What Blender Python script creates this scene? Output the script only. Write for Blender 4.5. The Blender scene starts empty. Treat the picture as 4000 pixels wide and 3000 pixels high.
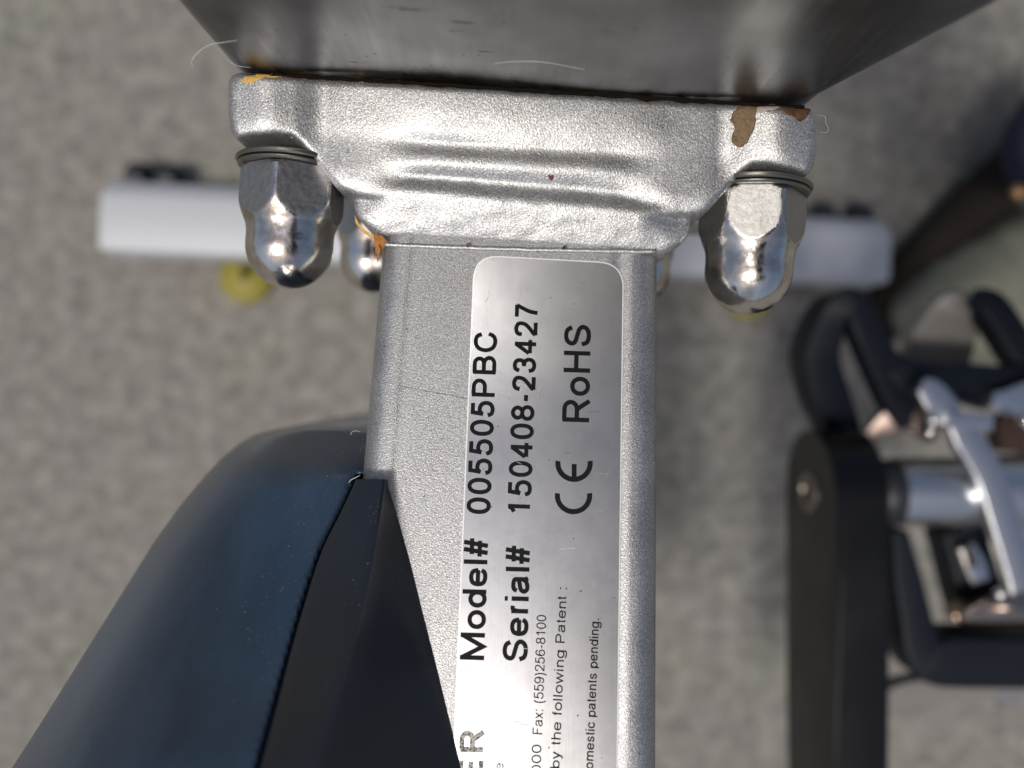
import bpy, bmesh, math, random
from mathutils import Vector, Matrix, noise
random.seed(7)
SC = bpy.context.scene
COL = SC.collection

# ------------------------------------------------------------------ camera
H = 0.60                       # phone is held 60 cm above the ground, looking straight down
F = 2889.0                     # focal length in photograph pixels (4000 wide), 26 mm equivalent
cam_d = bpy.data.cameras.new('camera')
cam_d.sensor_width = 36.0
cam_d.lens = 26.0
cam_d.clip_start = 0.005
cam_d.clip_end = 200
cam_d.dof.use_dof = True
cam_d.dof.focus_distance = 0.1245
cam_d.dof.aperture_fstop = 8.0
cam = bpy.data.objects.new('camera', cam_d)
COL.objects.link(cam)
cam.location = (0, 0, H)
SC.camera = cam

# ------------------------------------------------------------------ light
SUN_EL = math.radians(66)
SUN_AZ = math.radians(218)     # compass bearing the light comes from, clockwise from +Y
w = bpy.data.worlds.new('World')
SC.world = w
w.use_nodes = True
wn = w.node_tree
bg = wn.nodes['Background']
sky = wn.nodes.new('ShaderNodeTexSky')
sky.sky_type = 'NISHITA'
sky.sun_disc = False
sky.sun_elevation = SUN_EL
sky.sun_rotation = SUN_AZ
sky.air_density = 1.0
sky.dust_density = 4.0
sky.ozone_density = 1.0
wn.links.new(sky.outputs[0], bg.inputs[0])
bg.inputs[1].default_value = 0.12
sl = bpy.data.lights.new('sun', 'SUN')
sl.energy = 3.6
sl.angle = math.radians(10)
sl.color = (1.0, 0.955, 0.89)
sun = bpy.data.objects.new('sun', sl)
COL.objects.link(sun)
sd = Vector((math.sin(SUN_AZ) * math.cos(SUN_EL), math.cos(SUN_AZ) * math.cos(SUN_EL), math.sin(SUN_EL)))
sun.rotation_euler = sd.to_track_quat('Z', 'Y').to_euler()
sun.location = sd * 3
SC.view_settings.view_transform = 'Standard'
SC.view_settings.look = 'None'
SC.view_settings.exposure = -0.45
SC.view_settings.gamma = 1
SC.cycles.use_denoising = True
SC.cycles.max_bounces = 10

# ------------------------------------------------------------------ helpers
def P(px, py, d):
    """world point seen at photograph pixel (px,py), d metres below the lens"""
    return Vector(((px - 2000) / F * d, (1500 - py) / F * d, H - d))

def lerp(a, b, t): return a + (b - a) * t
def sstep(a, b, x):
    t = max(0.0, min(1.0, (x - a) / (b - a)))
    return t * t * (3 - 2 * t)
def interp(tab, x):
    if x <= tab[0][0]: return tab[0][1]
    for (x0, y0), (x1, y1) in zip(tab, tab[1:]):
        if x <= x1:
            t = (x - x0) / (x1 - x0)
            return y0 + (y1 - y0) * t
    return tab[-1][1]
def sinterp(tab, x):
    """smooth (catmull-rom) table lookup"""
    n = len(tab)
    if x <= tab[0][0]: return tab[0][1]
    if x >= tab[-1][0]: return tab[-1][1]
    for i in range(n - 1):
        x0, y0 = tab[i]; x1, y1 = tab[i + 1]
        if x <= x1:
            h = x1 - x0; t = (x - x0) / h
            m0 = (y1 - tab[i - 1][1]) / (x1 - tab[i - 1][0]) if i > 0 else (y1 - y0) / h
            m1 = (tab[i + 2][1] - y0) / (tab[i + 2][0] - x0) if i + 2 < n else (y1 - y0) / h
            t2, t3 = t * t, t * t * t
            return (2*t3-3*t2+1)*y0 + (t3-2*t2+t)*h*m0 + (-2*t3+3*t2)*y1 + (t3-t2)*h*m1
    return tab[-1][1]
def catmull(pts, n):
    """resample a list of tuples smoothly"""
    out = []
    m = len(pts)
    for i in range(m - 1):
        p0 = pts[max(i - 1, 0)]; p1 = pts[i]; p2 = pts[i + 1]; p3 = pts[min(i + 2, m - 1)]
        for k in range(n):
            t = k / n
            out.append(tuple(0.5 * ((2 * b) + (-a + c) * t + (2 * a - 5 * b + 4 * c - e) * t * t + (-a + 3 * b - 3 * c + e) * t ** 3)
                             for a, b, c, e in zip(p0, p1, p2, p3)))
    out.append(tuple(pts[-1]))
    return out

def obj(name, bm, mat, parent=None, smooth=True, auto=None, recalc=True):
    me = bpy.data.meshes.new(name)
    if recalc: bmesh.ops.recalc_face_normals(bm, faces=bm.faces)
    if auto is not None:
        for e in bm.edges:
            if len(e.link_faces) == 2 and e.calc_face_angle(0) > math.radians(auto):
                e.smooth = False
    for f in bm.faces: f.smooth = smooth
    bm.to_mesh(me); bm.free()
    me.materials.append(mat)
    o = bpy.data.objects.new(name, me)
    COL.objects.link(o)
    if parent is not None:
        o.parent = parent
        o.matrix_parent_inverse = world_mat(parent).inverted()
    return o
def world_mat(o):
    m = Matrix.Translation(o.location) @ o.rotation_euler.to_matrix().to_4x4()
    if o.parent: return world_mat(o.parent) @ o.matrix_parent_inverse @ m
    return m
def tag(o, label=None, cat=None, group=None, kind=None):
    if label: o['label'] = label
    if cat: o['category'] = cat
    if group: o['group'] = group
    if kind: o['kind'] = kind
    return o

def poly_dist(poly, x, y):
    """signed distance to closed polygon (positive inside) and nearest point"""
    best = 1e18; bp = None; inside = False
    n = len(poly)
    for i in range(n):
        x0, y0 = poly[i]; x1, y1 = poly[(i + 1) % n]
        dx, dy = x1 - x0, y1 - y0
        L = dx * dx + dy * dy
        t = ((x - x0) * dx + (y - y0) * dy) / L if L > 0 else 0
        t = 0 if t < 0 else (1 if t > 1 else t)
        qx, qy = x0 + dx * t, y0 + dy * t
        dd = (x - qx) ** 2 + (y - qy) ** 2
        if dd < best: best = dd; bp = (qx, qy)
        if (y0 > y) != (y1 > y) and x < (x1 - x0) * (y - y0) / (y1 - y0) + x0:
            inside = not inside
    r = math.sqrt(best)
    return (r if inside else -r), bp

def relief(poly, dfun, R_px, R_m, back, step, flat=False):
    """solid whose camera side is a height field over an outline, rounded at the rim, 'back' metres deep.
    step is the grid pitch; rim vertices are snapped to the outline."""
    xs = [p[0] for p in poly]; ys = [p[1] for p in poly]
    x0, y0 = min(xs) - step, min(ys) - step
    nx = int((max(xs) - x0) / step) + 3; ny = int((max(ys) - y0) / step) + 3
    bm = bmesh.new()
    V = {}
    info = {}
    for j in range(ny):
        for i in range(nx):
            x = x0 + i * step; y = y0 + j * step
            s, q = poly_dist(poly, x, y)
            if s > -step * 0.5:
                if s < step * 0.5: x, y = q; s = 0.0
                s = max(s, 0)
                r = 0
                if R_px and s < R_px:
                    k = 1 - s / R_px
                    r = R_m * (1 - math.sqrt(max(0, 1 - k * k)))
                if not flat: p = P(x, y, dfun(x, y) + r)
                else: p = dfun(x, y) - Vector((0, 0, r))
                V[i, j] = bm.verts.new(p); info[V[i, j]] = (x, y)
    for j in range(ny - 1):
        for i in range(nx - 1):
            q = [V.get(k) for k in ((i, j), (i + 1, j), (i + 1, j + 1), (i, j + 1))]
            q = [v for v in q if v is not None]
            if len(q) >= 3:
                try: bm.faces.new(q)
                except ValueError: pass
    bmesh.ops.remove_doubles(bm, verts=bm.verts, dist=1e-6)
    loose = [v for v in bm.verts if not v.link_faces]
    bmesh.ops.delete(bm, geom=loose, context='VERTS')
    bmesh.ops.dissolve_degenerate(bm, edges=bm.edges, dist=1e-6)
    if back:
        be = [e for e in bm.edges if len(e.link_faces) == 1]
        r = bmesh.ops.extrude_edge_only(bm, edges=be)
        nv = [g for g in r['geom'] if isinstance(g, bmesh.types.BMVert)]
        for v in nv: v.co.z -= back
        ne = [g for g in r['geom'] if isinstance(g, bmesh.types.BMEdge)]
        bmesh.ops.holes_fill(bm, edges=ne, sides=0)
    return bm

def add_box(bm, c, s, rot=None, bevel=0, seg=3):
    r = bmesh.ops.create_cube(bm, size=1)
    vs = r['verts']
    M = Matrix.Translation(c) @ (rot.to_4x4() if rot else Matrix.Identity(4)) @ Matrix.Diagonal((s[0], s[1], s[2], 1))
    for v in vs: v.co = M @ v.co
    if bevel:
        es = list({e for v in vs for e in v.link_edges})
        bmesh.ops.bevel(bm, geom=es, offset=bevel, segments=seg, profile=.5, affect='EDGES')

def lathe(bm, prof, M, n=48, rfun=None):
    """prof: list of (r, h) ; axis = local +Z mapped by M"""
    rings = []
    for r, h in prof:
        ring = []
        for k in range(n):
            a = 2 * math.pi * k / n
            rr = rfun(a, r, h) if rfun else r
            ring.append(bm.verts.new(M @ Vector((rr * math.cos(a), rr * math.sin(a), h))))
        rings.append(ring)
    for a, b in zip(rings, rings[1:]):
        for k in range(n):
            bm.faces.new((a[k], a[(k + 1) % n], b[(k + 1) % n], b[k]))
    bm.faces.new(rings[0][::-1]); bm.faces.new(rings[-1])

def axis_mat(p, d, up=Vector((0, 0, 1))):
    z = d.normalized()
    x = up.cross(z)
    if x.length < 1e-6: x = Vector((1, 0, 0))
    x.normalize(); y = z.cross(x)
    m = Matrix((x, y, z)).transposed().to_4x4()
    m.translation = p
    return m

def ribbon(bm, pts, thick, sub=6, rnd=0.3):
    """bent band: pts = (px,py,d,width_px); thick = depth along the view; closed rounded-box section"""
    q = catmull(pts, sub)
    C = [P(a, b, c) for a, b, c, _ in q]
    W = [w_ / F * c for _, _, c, w_ in q]
    rings = []
    for i, c in enumerate(C):
        t = (C[min(i + 1, len(C) - 1)] - C[max(i - 1, 0)]).normalized()
        side = t.cross(Vector((0, 0, 1)))
        side.normalize()
        up = side.cross(t); up.normalize()
        hw = W[i] / 2; ht = thick / 2; r = min(hw, ht) * rnd * 2
        ring = []
        for cx, cy, a0 in ((hw - r, ht - r, 0), (-hw + r, ht - r, 90), (-hw + r, -ht + r, 180), (hw - r, -ht + r, 270)):
            for k in range(4):
                a = math.radians(a0 + 30 * k)
                ring.append(bm.verts.new(c + side * (cx + r * math.cos(a)) + up * (cy + r * math.sin(a))))
        rings.append(ring)
    n = len(rings[0])
    for a, b in zip(rings, rings[1:]):
        for k in range(n):
            bm.faces.new((a[k], a[(k + 1) % n], b[(k + 1) % n], b[k]))
    bm.faces.new(rings[0][::-1]); bm.faces.new(rings[-1])

# ------------------------------------------------------------------ materials
def mat(name, base=(.5, .5, .5), metal=0.0, rough=.5, spec=.5, coat=0.0, coat_r=.1):
    m = bpy.data.materials.new(name); m.use_nodes = True
    b = m.node_tree.nodes['Principled BSDF']
    b.inputs['Base Color'].default_value = (*base, 1)
    b.inputs['Metallic'].default_value = metal
    b.inputs['Roughness'].default_value = rough
    b.inputs['Specular IOR Level'].default_value = spec
    b.inputs['Coat Weight'].default_value = coat
    b.inputs['Coat Roughness'].default_value = coat_r
    return m
def nd(m, t, **kw):
    n = m.node_tree.nodes.new(t)
    for k, v in kw.items():
        if k in n.inputs: n.inputs[k].default_value = v
        else: setattr(n, k, v)
    return n
def lk(m, a, b): m.node_tree.links.new(a, b)
def coords(m, scale=(1, 1, 1)):
    tc = nd(m, 'ShaderNodeTexCoord')
    mp = nd(m, 'ShaderNodeMapping')
    mp.inputs['Scale'].default_value = scale
    lk(m, tc.outputs['Object'], mp.inputs['Vector'])
    return mp.outputs[0]
def ramp(m, src, stops):
    r = nd(m, 'ShaderNodeValToRGB')
    els = r.color_ramp.elements
    while len(els) < len(stops): els.new(.5)
    for e, (p, c) in zip(els, stops):
        e.position = p; e.color = (*c, 1) if len(c) == 3 else c
    lk(m, src, r.inputs[0])
    return r.outputs[0]
def bump(m, src, strength, dist, prev=None):
    b = nd(m, 'ShaderNodeBump', Strength=strength, Distance=dist)
    lk(m, src, b.inputs['Height'])
    if prev is not None: lk(m, prev, b.inputs['Normal'])
    return b.outputs[0]
def bsdf(m): return m.node_tree.nodes['Principled BSDF']

def silver_paint(name, rough, grain, flake, streak=False):
    m = mat(name, (.62, .62, .63), .85, rough)
    v = coords(m)
    n1 = nd(m, 'ShaderNodeTexNoise', Scale=grain, Detail=3.0, Roughness=.6)
    lk(m, v, n1.inputs['Vector'])
    n2 = nd(m, 'ShaderNodeTexNoise', Scale=120.0, Detail=4.0)
    lk(m, v, n2.inputs['Vector'])
    vo = nd(m, 'ShaderNodeTexVoronoi', Scale=flake)
    lk(m, v, vo.inputs['Vector'])
    c = ramp(m, n1.outputs[0], [(.30, (.24, .24, .245) if name != 'silver_cast_paint' else (.24, .24, .245)), (.5, (.37, .37, .38) if name != 'silver_cast_paint' else (.40, .40, .405)), (.68, (.62, .62, .62) if name != 'silver_cast_paint' else (.68, .68, .68))])
    mx = nd(m, 'ShaderNodeMix', data_type='RGBA', blend_type='MULTIPLY'); mx.inputs[0].default_value = .5
    lk(m, c, mx.inputs[6])
    c2 = ramp(m, n2.outputs[0], [(.25, (.66, .65, .62)), (.7, (1, 1, 1))])
    lk(m, c2, mx.inputs[7])
    lk(m, mx.outputs[2], bsdf(m).inputs['Base Color'])
    b1 = bump(m, n1.outputs[0], .34, .00018)
    b2 = bump(m, vo.outputs['Distance'], .22, .00012, b1)
    lk(m, b2, bsdf(m).inputs['Normal'])
    r = ramp(m, n2.outputs[0], [(.3, (rough - .05,) * 3), (.7, (rough + .08,) * 3)])
    lk(m, r, bsdf(m).inputs['Roughness'])
    return m
M_CAST = silver_paint('silver_cast_paint', .47, 3300, 2900)
M_TUBE = silver_paint('silver_tube_paint', .46, 4200, 3700)

M_CHROME = mat('polished_chrome', (.70, .66, .61), 1, .09)
def setup_chrome(m, s, dist):
    v = coords(m)
    n = nd(m, 'ShaderNodeTexNoise', Scale=s, Detail=5.0, Roughness=.65); lk(m, v, n.inputs['Vector'])
    n3 = nd(m, 'ShaderNodeTexNoise', Scale=s * .25, Detail=2.0); lk(m, v, n3.inputs['Vector'])
    b = bump(m, n.outputs[0], .35, dist)
    b = bump(m, n3.outputs[0], .35, dist * 3, b)
    lk(m, b, bsdf(m).inputs['Normal'])
    r = ramp(m, n.outputs[0], [(.35, (.07,) * 3), (.7, (.26,) * 3)])
    lk(m, r, bsdf(m).inputs['Roughness'])
    c = ramp(m, n3.outputs[0], [(.3, (.46, .41, .35)), (.6, (.72, .69, .65))])
    lk(m, c, bsdf(m).inputs['Base Color'])
setup_chrome(M_CHROME, 900, .00012)

M_FLAT = mat('dull_nut_flats', (.36, .355, .345), 1, .42)
setup_chrome(M_FLAT, 1100, .00016)
for l_ in list(bsdf(M_FLAT).inputs['Base Color'].links): M_FLAT.node_tree.links.remove(l_)
lk(M_FLAT, ramp(M_FLAT, [n for n in M_FLAT.node_tree.nodes if n.type == 'TEX_NOISE'][0].outputs[0], [(.3, (.36,) * 3), (.7, (.48,) * 3)]), bsdf(M_FLAT).inputs['Roughness'])
M_WASHER = mat('dull_zinc', (.24, .225, .20), 1, .38)
M_WASHER_PALE = mat('yellowed_zinc', (.62, .58, .48), 1, .36)
M_STEEL = mat('brushed_steel', (.42, .405, .395), 1, .26)
m = M_STEEL
v = coords(m, (1, 1, .045))
n = nd(m, 'ShaderNodeTexNoise', Scale=1500.0, Detail=3.0); lk(m, v, n.inputs['Vector'])
v2 = coords(m, (1, 1, 1))
n2 = nd(m, 'ShaderNodeTexNoise', Scale=70.0, Detail=4.0); lk(m, v2, n2.inputs['Vector'])
v3 = coords(m, (.25, 1, 1.6))
n3 = nd(m, 'ShaderNodeTexNoise', Scale=420.0, Detail=3.0); lk(m, v3, n3.inputs['Vector'])
c = ramp(m, n2.outputs[0], [(.3, (.13, .128, .128)), (.65, (.22, .22, .222))])
dk = ramp(m, n3.outputs[0], [(.25, (.12, .11, .10)), (.29, (1, 1, 1))])
mx = nd(m, 'ShaderNodeMix', data_type='RGBA', blend_type='MULTIPLY'); mx.inputs[0].default_value = 1
lk(m, c, mx.inputs[6]); lk(m, dk, mx.inputs[7])
lk(m, mx.outputs[2], bsdf(m).inputs['Base Color'])
lk(m, ramp(m, n.outputs[0], [(.3, (.30,) * 3), (.7, (.38,) * 3)]), bsdf(m).inputs['Roughness'])
lk(m, bump(m, n.outputs[0], .15, .00004), bsdf(m).inputs['Normal'])

def plastic(name, base, rough, dist=.00005, dust=True):
    m = mat(name, base, 0, rough, .5)
    v = coords(m)
    n = nd(m, 'ShaderNodeTexNoise', Scale=1800.0, Detail=3.0); lk(m, v, n.inputs['Vector'])
    n2 = nd(m, 'ShaderNodeTexNoise', Scale=35.0, Detail=5.0); lk(m, v, n2.inputs['Vector'])
    lk(m, bump(m, n.outputs[0], .3, dist), bsdf(m).inputs['Normal'])
    lk(m, ramp(m, n2.outputs[0], [(.3, (rough - .05,) * 3), (.7, (rough + .08,) * 3)]), bsdf(m).inputs['Roughness'])
    if dust:
        vo = nd(m, 'ShaderNodeTexNoise', Scale=520.0, Detail=4.0, Roughness=.7); lk(m, v, vo.inputs['Vector'])
        c = ramp(m, vo.outputs[0], [(.0, base), (.70, base), (.80, tuple(min(1, .10 + x) for x in base))])
        lk(m, c, bsdf(m).inputs['Base Color'])
    return m
M_GUARD = plastic('black_moulded_plastic', (.013, .024, .044), .24)
bsdf(M_GUARD).inputs['IOR'].default_value = 1.75
m = M_GUARD
tn = nd(m, 'ShaderNodeTexNoise', Scale=26.0, Detail=6.0, Roughness=.6); lk(m, coords(m, (1.6, .45, 1)), tn.inputs['Vector'])
lk(m, ramp(m, tn.outputs[0], [(.30, (.011, .022, .040)), (.5, (.022, .044, .080)), (.70, (.050, .080, .125))]), bsdf(m).inputs['Base Color'])  # blue of the reflected sky is put into this colour, in scuff-like streaks
lk(m, ramp(m, tn.outputs[0], [(.3, (.18,) * 3), (.7, (.36,) * 3)]), bsdf(m).inputs['Roughness'])
M_COVER = plastic('black_plastic_cover', (.010, .012, .018), .30)
bsdf(M_COVER).inputs['IOR'].default_value = 1.6
M_CRANK = plastic('black_crank_paint', (.003, .003, .0035), .32, dust=False)
bsdf(M_CRANK).inputs['Specular IOR Level'].default_value = .28
M_CAGE = plastic('black_cage_plastic', (.005, .007, .012), .5, dust=False)
bsdf(M_CAGE).inputs['Specular IOR Level'].default_value = .18
M_GREY = mat('grey_and_lit_plastic', (.17, .16, .15), 0, .4)
M_ALU = mat('cast_aluminium', (.52, .53, .55), .95, .26)
M_PCHROME = mat('pedal_chrome', (.72, .70, .68), 1, .12)
M_DISC = mat('coppery_chrome', (.42, .33, .27), 1, .22)
M_DCHROME = mat('stained_dark_chrome', (.13, .10, .09), 1, .32)
M_RUSTY = mat('rusty_brown_metal', (.045, .024, .015), .35, .45)
M_WHITEBAR = mat('silver_bar_paint', (.42, .43, .45), .0, .5)
M_YELLOW = mat('yellow_rubber', (.21, .175, .02), 0, .6)
M_BLACK = mat('black_rubber', (.012, .013, .018), 0, .5)
M_GAP = mat('gap_grime_and_shade', (.008, .005, .003), 0, .9, .05)
M_LABEL = mat('satin_foil_label', (.60, .60, .61), 1.0, .27)
m = M_LABEL
v = coords(m, (1, .03, .03))
n = nd(m, 'ShaderNodeTexNoise', Scale=2600.0, Detail=2.0); lk(m, v, n.inputs['Vector'])
lk(m, bump(m, n.outputs[0], .10, .00003), bsdf(m).inputs['Normal'])
v = coords(m)
n = nd(m, 'ShaderNodeTexNoise', Scale=150.0, Detail=6.0, Roughness=.7); lk(m, v, n.inputs['Vector'])
lk(m, ramp(m, n.outputs[0], [(.3, (.49, .495, .515)), (.6, (.58, .585, .60))]), bsdf(m).inputs['Base Color'])
M_LEDGE = mat('label_clear_edge', (.80, .80, .80), .3, .3)
M_INK = mat('black_print', (.006, .006, .006), 0, .6, .12)
M_INKG = mat('grey_halftone_print', (.10, .10, .09), .2, .5)
m = M_INKG
v = coords(m)
vo = nd(m, 'ShaderNodeTexVoronoi', Scale=2600.0); lk(m, v, vo.inputs['Vector'])
lk(m, ramp(m, vo.outputs['Distance'], [(.35, (.02, .02, .018)), (.60, (.30, .29, .26))]), bsdf(m).inputs['Base Color'])

def rust(name, a, b_, sc=900):
    m = mat(name, a, 0, .75)
    v = coords(m)
    n = nd(m, 'ShaderNodeTexNoise', Scale=sc, Detail=5.0, Roughness=.7); lk(m, v, n.inputs['Vector'])
    lk(m, ramp(m, n.outputs[0], [(.3, a), (.7, b_)]), bsdf(m).inputs['Base Color'])
    lk(m, bump(m, n.outputs[0], .6, .0002), bsdf(m).inputs['Normal'])
    return m
M_RUST_O = rust('orange_rust', (.16, .055, .012), (.42, .17, .035))
M_RUST_Y = rust('yellow_rust', (.42, .22, .03), (.60, .40, .12))
M_RUST_B = rust('tan_bare_primer', (.065, .042, .020), (.19, .125, .062), 1100)
M_RUST_D = rust('dark_brown_rust', (.02, .010, .006), (.12, .05, .015), 800)
M_FLOOR = mat('mottled_concrete', (.2, .19, .17), 0, .85, .3)
m = M_FLOOR
v = coords(m)
n = nd(m, 'ShaderNodeTexNoise', Scale=70.0, Detail=6.0, Roughness=.75); lk(m, v, n.inputs['Vector'])
n2 = nd(m, 'ShaderNodeTexNoise', Scale=11.0, Detail=3.0); lk(m, v, n2.inputs['Vector'])
n3 = nd(m, 'ShaderNodeTexNoise', Scale=420.0, Detail=3.0); lk(m, v, n3.inputs['Vector'])
c1 = ramp(m, n.outputs[0], [(.32, (.112, .106, .098)), (.5, (.185, .177, .163)), (.66, (.275, .263, .242))])
c2 = ramp(m, n2.outputs[0], [(.35, (1, .97, .93)), (.5, (.96, .95, .93)), (.64, (.95, .97, .90))])
mx = nd(m, 'ShaderNodeMix', data_type='RGBA', blend_type='MULTIPLY'); mx.inputs[0].default_value = 1
lk(m, c1, mx.inputs[6]); lk(m, c2, mx.inputs[7])
lk(m, mx.outputs[2], bsdf(m).inputs['Base Color'])
lk(m, bump(m, n3.outputs[0], .5, .002), bsdf(m).inputs['Normal'])
M_CLOTH = mat('grey_green_canvas', (.13, .14, .105), 0, .9)
m = M_CLOTH
v = coords(m)
n = nd(m, 'ShaderNodeTexNoise', Scale=22.0, Detail=4.0); lk(m, v, n.inputs['Vector'])
lk(m, ramp(m, n.outputs[0], [(.3, (.07, .08, .062)), (.5, (.15, .15, .115)), (.7, (.26, .25, .19))]), bsdf(m).inputs['Base Color'])
M_EDGE_SHADE = mat('dark_edge_shade', (.024, .019, .015), 0, .9, .1)
M_NAVY = mat('navy_cloth', (.012, .014, .035), 0, .8)
M_BRASS = mat('brass_button', (.55, .33, .16), 1, .3)
M_FIBRE = mat('white_fibre', (.42, .41, .40), 0, .6)
M_SPECK = mat('dark_grit', (.02, .014, .012), 0, .7)
M_REDDISH = mat('reddish_flake', (.09, .03, .02), 0, .6)

# ------------------------------------------------------------------ setting: the floor
bm = bmesh.new()
bmesh.ops.create_grid(bm, x_segments=8, y_segments=8, size=30)
tag(obj('ground', bm, M_FLOOR), kind='structure')

# ------------------------------------------------------------------ the bike
bike = bpy.data.objects.new('exercise_bike', None)
COL.objects.link(bike)
bike.location = (0, .13, 0)
tag(bike, 'silver and black exercise bike with data label on its frame tube, seen from above', 'exercise bike')

SH = 0.0625
def sy(px, py): return py - SH * (px - 2040)          # y in the flange's own (slightly turned) frame
CX = 2040.0
# --- mounting flange: height-field casting
half = [(1095, 352), (1128, 360), (1145, 385), (1148, 430), (1147, 520), (1138, 580), (1118, 612), (1060, 600), (960, 588), (900, 592), (866, 616),
        (820, 668), (770, 728), (728, 778), (700, 796), (672, 804), (664, 822), (660, 850), (645, 885), (616, 920), (580, 945), (556, 966)]
poly = []
for cx, y in half: poly.append((CX + cx, y + SH * cx))
poly.append((CX - 556, 966 - SH * 556))
for cx, y in half[::-1][1:]: poly.append((CX - cx, y - SH * cx))
_c = [(350, 0), (430, .1), (500, -.25), (556, -.75), (578, -1.0), (600, -.85), (632, -.42), (658, -.45), (690, -1.1), (716, -1.75), (736, -1.75), (768, -1.05),
      (790, -.85), (825, -1.3), (870, -2.1), (920, -3.0), (950, -3.6), (970, -4.0)]
_s = [(350, 0), (500, 0), (600, -.25), (700, -.7), (770, -1.2), (800, -1.9), (815, -3.2), (850, -3.2), (900, -3.0), (940, -3.5), (970, -3.9)]
def flange_h(px, py):
    """height above the flange plane in mm"""
    y = sy(px, py); x = px - CX
    yc = y - 14 * (x / 500.0) * sstep(650, 760, y)
    # the pad narrows towards its ends
    wc = 1 - sstep(340 + 130 * sstep(700, 800, y), 600 + 60 * sstep(700, 800, y), abs(x + 20))
    h = lerp(sinterp(_s, y), sinterp(_c, yc), wc)
    a = abs(x)
    lob = math.exp(-((a - 1010) / 95.0) ** 2) * 1.1 * (1 - .4 * sstep(520, 600, y)) - math.exp(-((a - 830) / 80.0) ** 2) * .25
    h += lob
    h += .6 - 1.0 * (min(y, 790) - 350) / 440.0
    h -= .9 * (min(a, 760) / 620.0) ** 2 * (1 - sstep(560, 760, y)) * (1 - sstep(760, 900, a)) 
    h += .5 * math.exp(-((x + 330) / 260.0) ** 2) * (1 - sstep(520, 600, y))
    h += noise.noise(Vector((px / 160.0, py / 90.0, 3.3))) * .10 + noise.noise(Vector((px / 60.0, py / 40.0, 8.3))) * .035 * sstep(600, 800, y) * 3
    return h
def flange_d(px, py): return .1250 - flange_h(px, py) / 1000.0
bm = relief(poly, flange_d, 30, .0012, .014, 10)
flange = obj('mounting_flange', bm, M_CAST, bike, auto=50)
# rear web of the casting, and the thin base plate between them
poly2 = [(CX + (x - CX), y) for x, y in poly]
bm = bmesh.new()
for px0, px1 in ((-1, 1),):
    a = P(CX, 640, .125)
ang = math.atan(-SH)
RZ = Matrix.Rotation(ang, 3, 'Z')
yb = P(CX, 350, .125).y
flc = P(CX, 350, .125)
def fl(x, y, z):
    """flange frame: x along the seam, y out from the wall (towards the bottom of the picture), z below the flange plane"""
    return Vector((flc.x, flc.y, H - .125)) + RZ @ Vector((x, -y, 0)) + Vector((0, 0, -z))
def fl_box(bm, x0, x1, y0, y1, z0, z1, bev=.001):
    c = (fl(x0, y0, z0) + fl(x1, y1, z1)) / 2
    add_box(bm, c, (abs(x1 - x0), abs(y1 - y0), abs(z1 - z0)), RZ, bev)
bm = bmesh.new()
fl_box(bm, -.047, .047, .0003, .0035, .012, .062)
for s in (-1, 1):
    fl_box(bm, s * .030, s * .0475, .0003, .0095, .0485, .0635, .002)
fl_box(bm, -.0215, .0215, .0005, .0245, .008, .060, .004)
obj('flange_body', bm, M_CAST, bike, auto=40)

# --- upright: folded steel housing the flange is bolted to
def wallp(px, py, d): return P(px, py, d)
bm = bmesh.new()
wl = fl(-.0495, 0, 0); wr = fl(.0475, 0, 0)
sect = []     # horizontal section of the housing, x/y in flange frame (y negative = behind the wall)
def housing_section(t):
    """t = height above the flange plane (m). right side flares"""
    fr = .0478 + .0035 + max(0, t) * .30
    flft = -.0478 - .0022
    r = .004
    pts = []
    pts.append((flft, -.10))
    for k in range(7):
        a = math.radians(180 - 15 * k); pts.append((flft + r + r * math.cos(a), -r + r * math.sin(a)))
    for k in range(1, 12):
        pts.append((lerp(flft + r, fr - .006, k / 12), 0))
    rr = .006
    for k in range(9):
        a = math.radians(90 - 11.25 * k); pts.append((fr - rr + rr * math.cos(a), -rr + rr * math.sin(a)))
    pts.append((fr, -.10))
    return pts
rows = []
for k in range(26):
    z = lerp(.060, -.16, k / 25)
    t = -z
    row = []
    for x, y in housing_section(t):
        wob = .0003 * math.sin(x * 90 + z * 40) * (1 if y > -.005 else 0)
        lift = .0006 * sstep(-.004, .004, t)
        row.append(bm.verts.new(fl(x, y + wob - .0004, z)))
    rows.append(row)
n_ = len(rows[0])
for a, b in zip(rows, rows[1:]):
    for k in range(n_): bm.faces.new((a[k], a[(k + 1) % n_], b[(k + 1) % n_], b[k]))
bm.faces.new(rows[0]); bm.faces.new(rows[-1][::-1])
housing = obj('upright_housing', bm, M_STEEL, bike, auto=40)
# folded lip along the right edge
bm = bmesh.new()
lip = []
for k in range(14):
    z = lerp(.001, -.09, k / 13)
    lip.append(fl(.0478 + .0026 - z * .30, -.0035, z))
for i, p in enumerate(lip):
    pass
def tube_along(bm, pts, r, n=8, rf=None):
    rings = []
    for i, p in enumerate(pts):
        t = (pts[min(i + 1, len(pts) - 1)] - pts[max(i - 1, 0)]).normalized()
        u = t.orthogonal().normalized() if i == 0 else (u - t * u.dot(t)).normalized()
        v_ = t.cross(u)
        rr = rf(i / (len(pts) - 1)) * r if rf else r
        rings.append([bm.verts.new(p + u * rr * math.cos(2 * math.pi * k / n) + v_ * rr * math.sin(2 * math.pi * k / n)) for k in range(n)])
    for a, b in zip(rings, rings[1:]):
        for k in range(n): bm.faces.new((a[k], a[(k + 1) % n], b[(k + 1) % n], b[k]))
    bm.faces.new(rings[0][::-1]); bm.faces.new(rings[-1])
tube_along(bm, lip, .0007)
obj('folded_lip', bm, M_STEEL, housing)
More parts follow.
